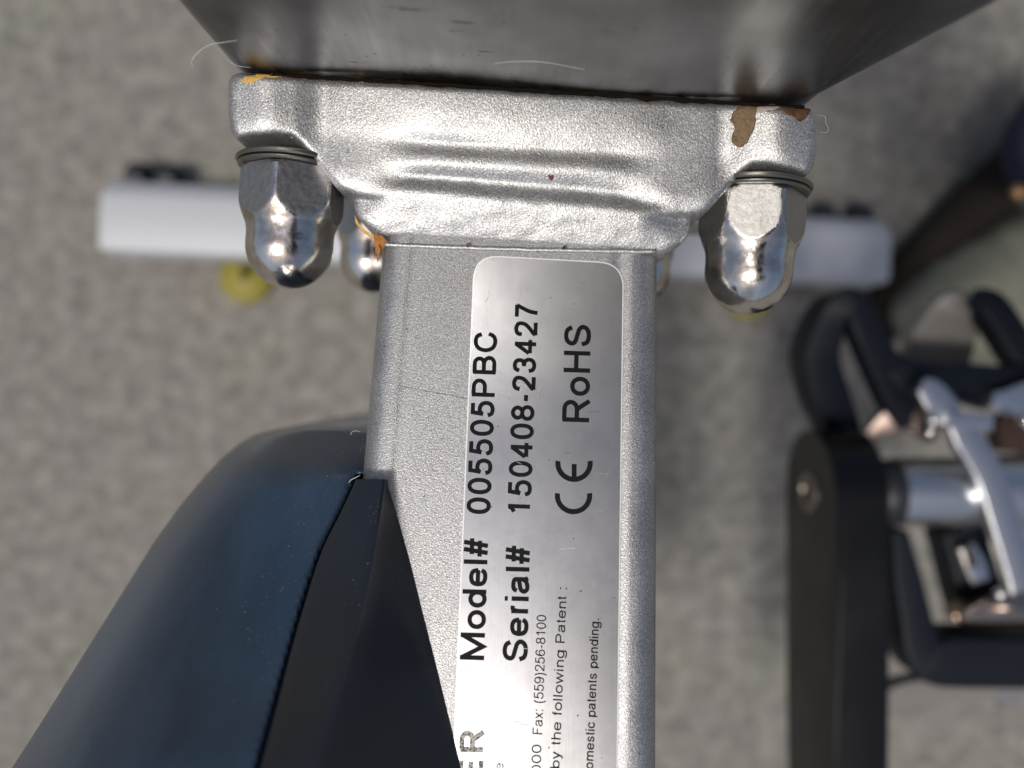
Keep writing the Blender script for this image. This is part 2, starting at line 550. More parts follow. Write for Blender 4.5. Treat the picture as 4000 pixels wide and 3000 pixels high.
# grimy joint along the seam (an uneven bead), near-black to paint in its shade
bm = bmesh.new()
pts = []
for k in range(90):
    x = lerp(-.0465, .0475, k / 89)
    pts.append(fl(x, .0003 + .00022 * noise.noise(Vector((x * 300, 1, 2))) + (.0006 if x < -.042 else 0), -.0006 - .0002 * noise.noise(Vector((x * 500, 7, 2)))))
tube_along(bm, pts, .00050, 7, lambda t: .5 + 1.0 * abs(noise.noise(Vector((t * 30, 0, 0)))))
obj('joint_bead', bm, M_GAP, housing)
# post from the housing down to the stabilizer bar (hidden by the flange from above)
bm = bmesh.new()
a = fl(0, -.03, .055); b = Vector((0, .135, .045))
add_box(bm, (a + b) / 2, (.045, .045, (a - b).length + .02), (a - b).to_track_quat('Z', 'X').to_matrix(), .004)
obj('frame_post', bm, M_TUBE, bike, auto=40)

# --- unseen seat parts added above the view, to shade and darken what lies below
bm = bmesh.new()
q = catmull([(.0, .085, .60), (.0, .085, .70), (.02, .06, .755), (.07, -.02, .775), (.09, -.10, .778)], 8)
tube_along(bm, [Vector(p) for p in q], .016, 20)
obj('added_seat_stem', bm, M_TUBE, bike)
bm = bmesh.new()
rows = []
for k in range(25):
    t = k / 24
    y = lerp(.10, -.17, t)
    hw = sinterp([(0, .012), (.06, .028), (.3, .036), (.6, .062), (.85, .082), (.96, .06), (1, .02)], t)
    zt = .83 - .012 * math.sin(t * math.pi); rows.append([bm.verts.new((.115 + .12 * (t - .5) * 0 + hw * math.cos(a), y, zt - .018 + (.018 if math.sin(a) > 0 else .026) * math.sin(a)))
        for a in [2 * math.pi * i / 24 for i in range(24)]])
for a, b in zip(rows, rows[1:]):
    for k in range(24): bm.faces.new((a[k], a[(k + 1) % 24], b[(k + 1) % 24], b[k]))
bm.faces.new(rows[0]); bm.faces.new(rows[-1][::-1])
obj('added_shade_saddle', bm, M_COVER, bike)

bm = bmesh.new()
q = catmull([(.0150, -.024, .613), (.0195, -.042, .613), (.0265, -.066, .616), (.034, -.090, .622), (.055, -.14, .66), (.085, -.15, .76), (.10, -.12, .80)], 8)
tube_along(bm, [Vector(p) for p in q], .0075, 16, lambda t: .35 + .65 * min(1, t * 5))
obj('added_reflection_rod', bm, M_CAGE, bike)  # unseen rod, added above the lens to darken the label's reflection

# --- rust and chipped paint, lying on the casting
def patch(name, pts, m_, off=.00004, seed=0, rough_=9, parent=flange, df=flange_d, step=8):
    q = []
    n = len(pts)
    for i in range(n):
        x0, y0 = pts[i]; x1, y1 = pts[(i + 1) % n]
        L = math.hypot(x1 - x0, y1 - y0); k = max(1, int(L / 12))
        for j in range(k):
            t = j / k
            x = lerp(x0, x1, t); y = lerp(y0, y1, t)
            q.append((x + rough_ * noise.noise(Vector((x / 14, y / 14, seed))), y + rough_ * noise.noise(Vector((x / 14, y / 14, seed + 9)))))
    bm = relief(q, lambda x, y: df(x, y) - off, 0, 0, .0002, step)
    return obj(name, bm, m_, parent, smooth=True)
def flange_dr(px, py):
    s, _ = poly_dist(poly, px, py)
    s = max(0, s)
    r = 0
    if s < 30:
        k = 1 - s / 30; r = .0012 * (1 - math.sqrt(max(0, 1 - k * k)))
    return flange_d(px, py) + r
patch('rust_patch', [(2905, 408), (2958, 412), (2952, 470), (2948, 500), (2930, 545), (2886, 577), (2858, 555), (2862, 520), (2872, 505), (2853, 470), (2868, 430)],
      M_RUST_B, seed=1, df=flange_dr)
patch('rust_patch', [(3062, 412), (3165, 428), (3150, 462), (3118, 478), (3098, 455), (3072, 448), (3058, 430)], M_RUST_D, seed=2, df=flange_dr)
patch('rust_patch', [(938, 318), (960, 297), (1010, 291), (1075, 291), (1030, 305), (1000, 318), (960, 327)], M_RUST_Y, seed=3, df=flange_dr)
patch('rust_patch', [(1462, 912), (1492, 918), (1510, 935), (1521, 952), (1500, 968), (1484, 985), (1478, 1000), (1466, 985), (1460, 940)], M_RUST_O, seed=4,
      df=lambda x, y: min(flange_dr(x, y), .1285), rough_=6)
patch('rust_patch', [(2955, 405), (3000, 408), (3060, 412), (3040, 424), (2990, 430), (2955, 440)], rust('pale_stained_paint', (.22, .19, .16), (.38, .34, .30)), seed=5, df=flange_dr)

def strip(p0, p1, wv, m_, seed, n=14):
    a_ = [(lerp(p0[0], p1[0], k / n), lerp(p0[1], p1[1], k / n) - 1) for k in range(n + 1)]
    b_ = [(x, y + wv * (.4 + .9 * abs(noise.noise(Vector((x / 25, y / 25, seed)))) * 2)) for x, y in a_]
    return patch('rust_patch', a_ + b_[::-1], m_, seed=seed, rough_=3, df=flange_dr, step=5)
strip((1000, 289), (1420, 310), 9, M_RUST_Y, 21)
strip((1250, 296), (1900, 338), 7, M_RUST_D, 22)
strip((2500, 376), (3050, 412), 8, M_RUST_D, 23)
patch('rust_patch', [(1384, 835), (1396, 862), (1418, 892), (1448, 914), (1470, 926), (1474, 936), (1448, 928), (1412, 904), (1390, 872)], M_RUST_Y, seed=24, df=flange_dr, rough_=3, step=5)
patch('rust_patch', [(1478, 955), (1488, 968), (1482, 1000), (1476, 1030), (1470, 1000)], M_RUST_O, seed=25, df=lambda x, y: .1279 + max(0, (1492 - x)) * .00003, rough_=3, step=5)

# --- the frame tube
D0, Y0, D1, Y1 = .1285, (1500 - 1000) / F * .1285, .1170, (1500 - 3000) / F * .1170
K = (D0 - D1) / (Y0 - Y1)
def tube_z(Y): return H - (D0 - K * (Y0 - Y))
def tube_d(py):
    return (D0 - K * Y0) / (1 - K * (1500 - py) / F)
def on_tube(px, py, off=0.0):
    d = tube_d(py)
    p = P(px, py, d)
    p.z += off
    return p
XL0, XL1 = (1478 - 2000) / F * D0, (1300 - 2000) / F * D1
XR0, XR1 = (2584 - 2000) / F * D0, (2580 - 2000) / F * D1
bm = bmesh.new()
rows = []
for k in range(40):
    Y = lerp(.036, -.30, (k / 39) ** 1.2)
    t = (Y0 - Y) / (Y0 - Y1)
    xl = lerp(XL0, XL1, t); xr = lerp(XR0, XR1, t); z = tube_z(Y)
    zb = z - .062
    row = []
    rl, rr = .0042, .0048
    for q in range(9):
        a = math.radians(180 - 11.25 * q); row.append((xl + rl + rl * math.cos(a), z - rl + rl * math.sin(a)))
    for q in range(1, 60):
        xx = lerp(xl + rl, xr - rr, q / 60)
        ul = xx - xl; ur = xr - xx
        dz = -.00030 * math.exp(-((ur - .0072) / .0011) ** 2) + .00016 * math.exp(-((ur - .0050) / .0007) ** 2) + .00016 * math.exp(-((ul - .0046) / .0006) ** 2) - .00008 * math.exp(-((ul - .0062) / .0009) ** 2)
        row.append((xx, z + dz))
    for q in range(9):
        a = math.radians(90 - 11.25 * q); row.append((xr - rr + rr * math.cos(a), z - rr + rr * math.sin(a)))
    for q in range(5):
        a = math.radians(-22.5 * q); row.append((xr - rr + rr * math.cos(a), zb + rr + rr * math.sin(a)))
    for q in range(5):
        a = math.radians(-90 - 22.5 * q); row.append((xl + rl + rl * math.cos(a), zb + rl + rl * math.sin(a)))
    rows.append([bm.verts.new((x, Y, zz)) for x, zz in row])
n_ = len(rows[0])
for a, b in zip(rows, rows[1:]):
    for k in range(n_): bm.faces.new((a[k], a[(k + 1) % n_], b[(k + 1) % n_], b[k]))
bm.faces.new(rows[0]); bm.faces.new(rows[-1][::-1])
tube = obj('frame_tube', bm, M_TUBE, bike, auto=45)
# fine welded rim where the casting meets the tube
bm = bmesh.new()
pts = []
for k in range(60):
    px = lerp(1500, 2562, k / 59)
    py = 956 + (px - 1500) * .026 + 5 * math.sin((px - 1500) / 1062 * math.pi) + 2 * noise.noise(Vector((px / 60, 0, 0)))
    pts.append(on_tube(px, py, .0001))
tube_along(bm, pts, .00042, 8)
obj('weld_rim', bm, M_CAST, tube)

def flat_line(name, pts, wpx, m_, par, z):
    bm = bmesh.new(); prev = None
    for k, (x, y) in enumerate(pts):
        ww = wpx * random.uniform(.4, 1.2)
        q = (bm.verts.new(on_tube(x, y - ww / 2, z)), bm.verts.new(on_tube(x, y + ww / 2, z)))
        if prev: bm.faces.new((prev[0], q[0], q[1], prev[1]))
        prev = q
    return obj(name, bm, m_, par, smooth=False)
flat_line('scratch', [(1540 + 10 * k, 1503 + 1.9 * k + 5 * noise.noise(Vector((k * .7, 0, 0)))) for k in range(30)], 3.0, mat('scratch_line', (.12, .10, .07), .4, .6), tube, .00005)

# --- acorn nuts with washers
def hexr(a, Rc, phi):
    s = (a - phi) % (math.pi / 3) - math.pi / 6
    return Rc * math.cos(math.pi / 6) / math.cos(s)
def acorn(tip, length, phi, Rc=.0096, rd=.0078, hexh=.0088, tilt=0.0):
    """tip: world position of the dome's end; axis points out from the wall"""
    ax = RZ @ Vector((0, -1, 0))
    ax = (Matrix.Rotation(tilt, 3, 'Z') @ ax).normalized()
    base = tip - ax * length
    # local x axis towards camera so that phi measures from the camera-facing side
    z = ax; x = Vector((0, 0, 1)); y = z.cross(x)
    M = Matrix((x, y, z)).transposed().to_4x4(); M.translation = base
    prof = []
    n = 30
    cone0 = hexh * .70
    def env(h):
        # turned envelope: small base chamfer, chamfer cone into the dome
        if h < .0006: return Rc * (.91 + .065 * h / .0006)
        return sinterp([(0, Rc * .975), (cone0, Rc * .975), (hexh * .98, Rc * .89), (hexh * 1.12, rd * 1.03), (hexh * 1.3, rd), (length - rd, rd)], h)
    hs = [0, .0003, .0006] + [lerp(.0012, cone0, k / 5) for k in range(6)] + [lerp(cone0, hexh * 1.3, k / 18) for k in range(1, 19)] + \
         [lerp(hexh * 1.3, length - rd, k / 4) for k in range(1, 5)]
    prof = [(env(h), h) for h in hs]
    for k in range(1, 16):
        a = math.radians(90 * k / 16)
        prof.append((rd * math.cos(a), length - rd + rd * math.sin(a)))
    prof.append((rd * .03, length))
    bm = bmesh.new()
    fade = hexh * 1.12
    lathe(bm, prof, M, 144, lambda a, r, h: min(r, hexr(a, Rc, phi)) if h < fade else r)
    bm.normal_update()
    for f in bm.faces:
        c_ = M.inverted() @ f.calc_center_median()
        r_ = math.hypot(c_.x, c_.y)
        a_ = math.atan2(c_.y, c_.x)
        if c_.z < fade and r_ < env(max(c_.z, .0007)) - .00006: f.material_index = 1
    nut = obj('acorn_nut', bm, M_CHROME, bike, auto=24)
    nut.data.materials.append(M_FLAT)
    for h0, r, th in ((-.0008, .0098, .0007), (-.0018, .0102, .0009)):
        bm = bmesh.new()
        e = .00025
        lathe(bm, [(r - e, h0), (r, h0 + e), (r, h0 + th - e), (r - e, h0 + th)], M, 64)
        wo = obj('washer', bm, M_WASHER if h0 > -.002 else M_WASHER_PALE, nut, auto=40)
    return nut
acorn(P(1122, 1128, .1345), .0210, math.radians(2), Rc=.0095, rd=.0077)
n2_ = acorn(P(2912, 1228, .1345), .0214, math.radians(-16), Rc=.0095, rd=.0077)
acorn(P(1452, 1144, .178), .0215, math.radians(5), Rc=.0098, rd=.0080)
acorn(P(2480, 1190, .182), .0215, math.radians(12), Rc=.0098, rd=.0080)

# --- data label with its print
def rounded(pts, rads, n=8):
    out = []
    m_ = len(pts)
    for i in range(m_):
        p = Vector(pts[i]); a = (Vector(pts[i - 1]) - p).normalized(); b = (Vector(pts[(i + 1) % m_]) - p).normalized()
        r = rads[i]
        if r == 0: out.append(tuple(p)); continue
        p0 = p + a * r; p1 = p + b * r
        for k in range(n + 1):
            t = k / n
            out.append(tuple(p0 * (1 - t) ** 2 + p * 2 * t * (1 - t) + p1 * t * t))
    return out
def label_mesh(grow, o0, o1):
    g = grow
    lp = rounded([(1856 - g, 1000 - g), (2432 + g, 1032 - g), (2404 + g, 3300), (1760 - g, 3300)], [95 + g, 95 + g, 0, 0])
    bm = bmesh.new()
    top = [bm.verts.new(on_tube(x, y, o1)) for x, y in lp]
    bot = [bm.verts.new(on_tube(x, y, o0)) for x, y in lp]
    bm.faces.new(top)
    for i in range(len(top)):
        j = (i + 1) % len(top)
        bm.faces.new((top[j], top[i], bot[i], bot[j]))
    return bm
lab = obj('data_label', label_mesh(0, -.0002, .00016), M_LABEL, bike, smooth=False)
obj('label_border', label_mesh(5, -.0002, .00010), M_LEDGE, lab, smooth=False)

# stroke alphabet in the manner of a wide grotesque face; u,v run over each glyph's own box
def EL(cx, cy, rx, ry, ex=2.25, n=30):
    out = []
    for k in range(n + 1):
        a = 2 * math.pi * k / n
        c, s_ = math.cos(a), math.sin(a)
        out.append((cx + rx * math.copysign(abs(c) ** (2 / ex), c), cy + ry * math.copysign(abs(s_) ** (2 / ex), s_)))
    return ('l', out)
def Lx(*p): return ('l', list(p))
def Cx(*p): return ('c', list(p))
six = [(.95, .78), (.80, .96), (.52, 1), (.20, .90), (.03, .62), (.0, .40), (.12, .10), (.50, 0), (.86, .08), (1, .31), (.87, .54), (.52, .62), (.18, .53), (.03, .36)]
ess = [(.95, .74), (.82, .93), (.5, 1), (.18, .94), (.04, .76), (.14, .60), (.5, .51), (.86, .42), (1, .25), (.84, .06), (.5, 0), (.14, .07), (0, .30)]
def bowl(y0, y1, x=1.0):
    m_ = (y0 + y1) / 2; q = (y1 - y0)
    return Lx((0, y1), *[(.58 + (x - .58) * math.sin(math.pi * k / 12), m_ + q / 2 * math.cos(math.pi * k / 12)) for k in range(13)], (0, y0))
XH = .73
# glyph: advance, left bearing, width, bottom, top, strokes
GL = {
 '0': (.77, .06, .65, 0, 1, [EL(.5, .5, .5, .5)]),
 '1': (.77, .12, .38, 0, 1, [Lx((1, -.04), (1, 1.06)), Lx((-.05, .76), (.5, .84), (.98, 1.02))]),
 '2': (.77, .04, .67, 0, 1, [Cx((.03, .70), (.12, .92), (.5, 1), (.88, .92), (.97, .73), (.85, .50), (.50, .28), (.14, .10), (.05, 0)), Lx((0, 0), (1.06, 0))]),
 '3': (.77, .05, .65, 0, 1, [Cx((.03, .76), (.14, .94), (.47, 1), (.82, .93), (.93, .75), (.82, .58), (.42, .53)), Cx((.42, .53), (.85, .47), (1, .27), (.85, .07), (.47, 0), (.12, .07), (0, .27))]),
 '4': (.77, .03, .69, 0, 1, [Lx((.75, -.06), (.75, 1.04)), Lx((.75, 1), (0, .30)), Lx((0, .25), (1.1, .25))]),
 '5': (.77, .05, .66, 0, 1, [Lx((.96, 1), (.20, 1), (.08, .47)), Cx((.06, .50), (.25, .62), (.50, .65), (.85, .57), (1, .33), (.85, .08), (.47, 0), (.12, .06), (0, .24))]),
 '6': (.77, .05, .66, 0, 1, [('c', six)]),
 '9': (.77, .05, .66, 0, 1, [('c', [(1 - a, 1 - b) for a, b in six])]),
 '7': (.77, .06, .64, 0, 1, [Lx((-.05, 1), (1.04, 1)), Cx((1, 1), (.72, .68), (.46, .33), (.34, -.07))]),
 '8': (.77, .05, .66, 0, 1, [EL(.5, .76, .43, .24, 2), EL(.5, .265, .5, .265, 2)]),
 'M': (1.15, .09, .97, 0, 1, [Lx((0, -.08), (0, 1.08)), Lx((0, 1), (.5, 0), (1, 1)), Lx((1, 1.08), (1, -.08))]),
 'o': (.77, .04, .69, 0, XH, [EL(.5, .5, .5, .5, 2.1)]),
 'd': (.77, .04, .66, 0, 1, [Lx((1, -.08), (1, 1.06)), EL(.48, .335, .48, .335, 2.1)]),
 'b': (.77, .07, .66, 0, 1, [Lx((0, -.08), (0, 1.06)), EL(.52, .335, .48, .335, 2.1)]),
 'p': (.77, .07, .66, -.27, XH, [Lx((0, 0), (0, 1.04)), EL(.52, .635, .48, .365, 2.1)]),
 'g': (.77, .04, .66, -.29, XH, [Lx((1, .30), (1, 1.06)), EL(.48, .645, .48, .355, 2.1), Cx((1, .35), (1, .12), (.80, 0), (.45, 0), (.10, .05), (.04, .17))]),
 'e': (.77, .04, .68, 0, XH, [Lx((0, .52), (1, .52)), Cx((1, .50), (.88, .88), (.5, 1), (.12, .88), (0, .5), (.12, .12), (.5, 0), (.85, .07), (.98, .28))]),
 'c': (.69, .04, .63, 0, XH, [Cx((.96, .70), (.84, .92), (.5, 1), (.13, .88), (0, .5), (.13, .12), (.5, 0), (.85, .08), (1, .34))]),
 'l': (.31, .08, 0, 0, 1, [Lx((0, -.08), (0, 1.06))]),
 'I': (.38, .11, 0, 0, 1, [Lx((0, -.08), (0, 1.06))]),
 'i': (.31, .08, 0, 0, 1, [Lx((0, -.08), (0, .74)), Lx((0, .92), (0, 1.07))]),
 '#': (.77, .01, .75, 0, 1, [Lx((.17, -.08), (.38, 1.08)), Lx((.62, -.08), (.83, 1.08)), Lx((-.07, .31), (.93, .31)), Lx((.07, .69), (1.07, .69))]),
 'S': (.93, .06, .80, 0, 1, [('c', ess)]),
 's': (.69, .05, .58, 0, XH, [('c', ess)]),
 'r': (.46, .09, .36, 0, XH, [Lx((0, -.1), (0, 1.1)), Cx((0, .60), (.15, .88), (.5, 1.0), (1, .99))]),
 'a': (.77, .04, .66, 0, XH, [Cx((.05, .74), (.18, .95), (.5, 1), (.84, .93), (.90, .75), (.90, .25), (.93, .08), (1, -.04)), Cx((.9, .62), (.55, .55), (.15, .46), (0, .24), (.12, .04), (.40, 0), (.76, .12), (.9, .36))]),
 'P': (.93, .10, .74, 0, 1, [Lx((0, -.08), (0, 1.08)), bowl(.44, 1)]),
 'R': (1.0, .10, .82, 0, 1, [Lx((0, -.08), (0, 1.08)), bowl(.46, 1, .95), Lx((.5, .46), (.62, .40), (.75, .25), (1.04, -.08))]),
 'B': (.93, .09, .76, 0, 1, [Lx((0, -.08), (0, 1.08)), bowl(.53, 1, .94), bowl(0, .53)]),
 'C': (1.0, .06, .86, 0, 1, [Cx((.96, .70), (.82, .93), (.5, 1), (.15, .87), (0, .5), (.15, .13), (.5, 0), (.84, .08), (1, .35))]),
 'O': (1.08, .06, .95, 0, 1, [EL(.5, .5, .5, .5, 2.1)]),
 'H': (1.0, .11, .78, 0, 1, [Lx((0, -.08), (0, 1.08)), Lx((1, -.08), (1, 1.08)), Lx((0, .53), (1, .53))]),
 'F': (.85, .11, .66, 0, 1, [Lx((0, -.08), (0, 1)), Lx((-.06, 1), (1.04, 1)), Lx((0, .52), (.9, .52))]),
 'E': (.93, .11, .70, 0, 1, [Lx((0, -.0), (0, 1)), Lx((-.08, 1), (1.04, 1)), Lx((0, .52), (.96, .52)), Lx((-.08, 0), (1.06, 0))]),
 'K': (.93, .11, .80, 0, 1, [Lx((0, -.08), (0, 1.08)), Lx((1, 1.08), (0, .34)), Lx((.34, .58), (1.05, -.08))]),
 '-': (.46, .05, .36, 0, 1, [Lx((-.15, .36), (1.15, .36))]),
 '.': (.39, .12, 0, 0, 1, [Lx((0, -.08), (0, .08))]),
 ':': (.39, .12, 0, 0, 1, [Lx((0, -.08), (0, .08)), Lx((0, .62), (0, .78))]),
 '(': (.46, .10, .28, -.28, 1, [Cx((1, 1.02), (.25, .8), (0, .5), (.25, .2), (1, -.02))]),
 ')': (.46, .06, .28, -.28, 1, [Cx((0, 1.02), (.75, .8), (1, .5), (.75, .2), (0, -.02))]),
 'x': (.69, .03, .62, 0, XH, [Lx((0, 1.08), (1, -.08)), Lx((1, 1.08), (0, -.08))]),
 'y': (.69, .03, .62, -.28, XH, [Lx((0, 1.05), (.52, .30)), Cx((1, 1.05), (.52, .28), (.40, .06), (.25, 0), (.05, .01))]),
 'w': (1.0, .02, .96, 0, XH, [Lx((0, 1.1), (.26, 0), (.5, 1), (.74, 0), (1, 1.1))]),
 't': (.39, .02, .34, 0, 1, [Cx((.45, 1.0), (.45, .55), (.45, .18), (.60, .02), (1, .0)), Lx((-.05, .72), (1, .72))]),
 'f': (.39, .02, .36, 0, 1, [Cx((.45, -.07), (.45, .4), (.45, .80), (.62, .98), (1.05, 1.0)), Lx((-.05, .72), (.98, .72))]),
 'n': (.77, .09, .58, 0, XH, [Lx((0, -.1), (0, 1.1)), Cx((0, .6), (.15, .90), (.55, 1), (.92, .88), (1, .62), (1, -.1))]),
 'h': (.77, .09, .58, 0, 1, [Lx((0, -.08), (0, 1.07)), Cx((0, .42), (.15, .62), (.55, .70), (.92, .62), (1, .42), (1, -.08))]),
 'm': (1.15, .09, .97, 0, XH, [Lx((0, -.1), (0, 1.1)), Cx((0, .65), (.1, .92), (.27, 1), (.45, .90), (.5, .68), (.5, -.1)), Cx((.5, .65), (.6, .92), (.77, 1), (.95, .90), (1, .68), (1, -.1))]),
}
def lettering(s, start, end, cap_px, weight, m_=M_INK, parent=lab, z=.00020):
    """print s on the label with its baseline from start to end (photograph pixels); weight = stroke / capital height"""
    h = weight / 2
    strokes = []; x = 0; lo = None; hi = 0
    for ch in s:
        if ch == ' ': x += .42; continue
        adv, lb, W, y0, y1, st = GL[ch]
        for kind, pts in st:
            q = []
            for u, v_ in (catmull(pts, 5) if kind == 'c' else pts):
                q.append((x + lb + (h + (W - 2 * h) * u if W else h), y0 + h + (y1 - y0 - 2 * h) * v_))
            strokes.append(q)
            for a, _ in q:
                lo = a - h if lo is None else min(lo, a - h); hi = max(hi, a + h)
        x += adv
    A = on_tube(*start, z); B = on_tube(*end, z)
    u_ = B - A; L = u_.length; u_.normalize()
    nrm = Vector((0, K, 1)).normalized()
    vv = nrm.cross(u_).normalized()
    chh = cap_px / F * tube_d((start[1] + end[1]) / 2)
    sx = L / (hi - lo)
    hw = h * (chh + sx) / 2
    bm = bmesh.new()
    for i, q in enumerate(strokes):
        q2 = []
        for a, b in q:
            p = Vector(((a - lo) * sx, b * chh))
            if not q2 or (p - q2[-1]).length > 1e-7: q2.append(p)
        zz = nrm * (.0000012 * (i % 7))
        closed = (q2[0] - q2[-1]).length < 1e-6
        prev = None; first = None
        for k, p in enumerate(q2):
            d0 = (p - q2[k - 1]).normalized() if k > 0 else ((p - q2[-2]).normalized() if closed else None)
            d1 = (q2[k + 1] - p).normalized() if k + 1 < len(q2) else ((q2[1] - p).normalized() if closed else None)
            if d0 is None: d0 = d1
            if d1 is None: d1 = d0
            t = (d0 + d1)
            t = t.normalized() if t.length > 1e-6 else d0
            nn = Vector((-t.y, t.x))
            mi = min(2.2, 1 / max(.3, nn.dot(Vector((-d0.y, d0.x)))))
            a = p + nn * hw * mi; b = p - nn * hw * mi
            pa = bm.verts.new(A + u_ * a.x + vv * a.y + zz); pb = bm.verts.new(A + u_ * b.x + vv * b.y + zz)
            if prev: bm.faces.new((prev[0], prev[1], pb, pa))
            prev = (pa, pb)
    return obj('lettering', bm, m_, parent, smooth=False, recalc=False)
WB = .168
lettering('Model#', (1893, 2578), (1909, 2095), 98, WB)
lettering('005505PBC', (1916, 2009), (1944, 1297), 93, WB)
lettering('Serial#', (2061, 2584), (2072, 2124), 98, WB)
lettering('150408-23427', (2074, 2009), (2103, 1186), 92, WB)
lettering('RoHS', (2302, 1650), (2309, 1270), 106, WB * .95)
WS = .115
lettering('Fax: (559)256-8100', (2118, 2868), (2134, 2402), 38, WS)
lettering('8000', (2113, 3060), (2115, 2907), 38, WS)
lettering('Protected by the following Patent :', (2172, 3320), (2214, 2295), 37, WS * 1.1)
lettering('foreign and domestic patents pending.', (2304, 3330), (2340, 2416), 37, WS * 1.25)
lettering('KEISER', (1878, 3390), (1893, 2847), 98, .20, M_INKG)
lettering('Site', (1962, 3080), (1968, 2979), 38, WS)
M_SCUFF = mat('pale_scuff', (.75, .75, .75), .4, .5)
for k in range(6):
    x, y = random.uniform(1900, 2380), random.uniform(1100, 2900)
    a0 = random.uniform(-.6, .6) + 1.57; L_ = random.uniform(15, 70)
    flat_line('scuff', [(x + L_ * t / 6 * math.cos(a0) + i_ * 0, y + L_ * t / 6 * math.sin(a0)) for i_, t in enumerate(range(7))] if abs(math.cos(a0)) > 2 else
              [(x + L_ * t / 6, y + L_ * t / 6 * math.tan(a0 - 1.57)) for t in range(7)], 1.0, M_SCUFF if k % 2 else M_SPECK, lab, .00021)
# registered ring
def arcs(bm, c, r0, r1, a0, a1, n, z=.00020):
    ring = []
    for k in range(n + 1):
        a = math.radians(lerp(a0, a1, k / n))
        ring.append((bm.verts.new(on_tube(c[0] + r0 * math.cos(a), c[1] + r0 * math.sin(a), z)),
                     bm.verts.new(on_tube(c[0] + r1 * math.cos(a), c[1] + r1 * math.sin(a), z))))
    for a, b in zip(ring, ring[1:]): bm.faces.new((a[0], a[1], b[1], b[0]))
bm = bmesh.new(); arcs(bm, (1808, 2820), 10, 12, 0, 360, 24)
lettering('R', (1812, 2824), (1812, 2816), 9, .12, M_INKG)
obj('lettering', bm, M_INKG, lab, smooth=False)
bm = bmesh.new(); arcs(bm, (2240, 1935), 53, 73, -8, 188, 28)
obj('lettering', bm, M_INK, lab, smooth=False)
bm = bmesh.new(); arcs(bm, (2242, 1809), 53, 73, -8, 188, 28)
q = [bm.verts.new(on_tube(x, y, .00021)) for x, y in ((2233, 1812), (2252, 1812), (2252, 1864), (2233, 1864))]
bm.faces.new(q)
obj('lettering', bm, M_INK, lab, smooth=False)

# --- belt guard: large moulded shell at the left, plus the cover strip lying against the tube
seamx = [(1600, 1430), (1850, 1392), (1990, 1332), (2150, 1254), (2370, 1182), (2580, 1122), (2780, 1068), (3000, 1008), (3400, 900)]
leftx = [(1675, 1080), (1695, 1000), (1735, 930), (1795, 860), (1860, 800), (1980, 700), (2120, 600), (2280, 500), (2440, 400), (2600, 300), (2840, 150), (3010, 40), (3400, -220)]
def ds(py): return sinterp([(1600, .1335), (1850, .1270), (2200, .1175), (2600, .1060), (3000, .0945), (3400, .0860)], py)
def guard_d(px, py):
    xs = sinterp(seamx, py); xl = sinterp(leftx, max(py, 1675))
    t = max(0, min(1.2, (xs - px) / (xs - xl)))
    d = ds(py) + .007 * t ** 1.8 + .022 * t ** 9
    d += .012 * (1 - sstep(1640, 1950, py)) ** 2
    return d
gp = [(1480, 1690), (1300, 1678), (1150, 1674)]
gp += [(x, y) for y, x in leftx]
gp += [(900, 3400)]
for y in (3200, 3000, 2780, 2580, 2370, 2250, 2150, 2070, 1990, 1920, 1880): gp.append((sinterp(seamx, y) - 4, y))
gp += [(1390, 1850), (1480, 1850)]
bm = relief(gp, guard_d, 14, .0006, .09, 13)
guard = obj('belt_guard', bm, M_GUARD, bike, auto=50)
ridge = [(1888, 1502), (2000, 1488), (2150, 1464), (2300, 1436), (2500, 1385), (2700, 1328), (2850, 1290), (3000, 1254), (3400, 1160)]
basex = [(1888, 1512), (2000, 1546), (2200, 1602), (2400, 1652), (2600, 1703), (2800, 1752), (3000, 1803), (3400, 1900)]
bm = bmesh.new()
rows = []
for k in range(46):
    py = lerp(1872, 3400, (k / 45) ** 1.15)
    xs_ = sinterp(seamx, py) + 5; xr = sinterp(ridge, py); xb = sinterp(basex, py)
    dr = sinterp([(1872, .1198), (2200, .1115), (2600, .1010), (3000, .0915), (3400, .0840)], py)
    dsv = min(ds(py) + .0004, sinterp([(1850, .1212), (2200, .1155), (2600, .1060), (3000, .0949), (3400, .0864)], py))
    db = tube_d(py) - .0001
    pts = [P(xs_, py, dsv + .006), P(xs_, py, dsv), ]
    for t in (.04, .25, .5, .75, .93): pts.append(P(lerp(xs_, xr, t), py, lerp(dsv - .0002, dr, t)))
    a_ = P(xr, py, dr + .0000); pts.append(P(lerp(xs_, xr, 1.0), py, dr + .00025))
    for t in (.05, .3, .6, 1.0): pts.append(P(lerp(xr, xb, t), py, lerp(dr + .0004, db, t ** .9)))
    pts.append(P(xb, py, db + .004))
    pts.append(P(xs_, py, db + .010))
    if k == 0:
        pass
    rows.append([bm.verts.new(p) for p in pts])
n_ = len(rows[0])
for a, b in zip(rows, rows[1:]):
    for k in range(n_): bm.faces.new((a[k], a[(k + 1) % n_], b[(k + 1) % n_], b[k]))
bm.faces.new(rows[0]); bm.faces.new(rows[-1][::-1])
cover = obj('guard_cover', bm, M_COVER, bike, auto=25)

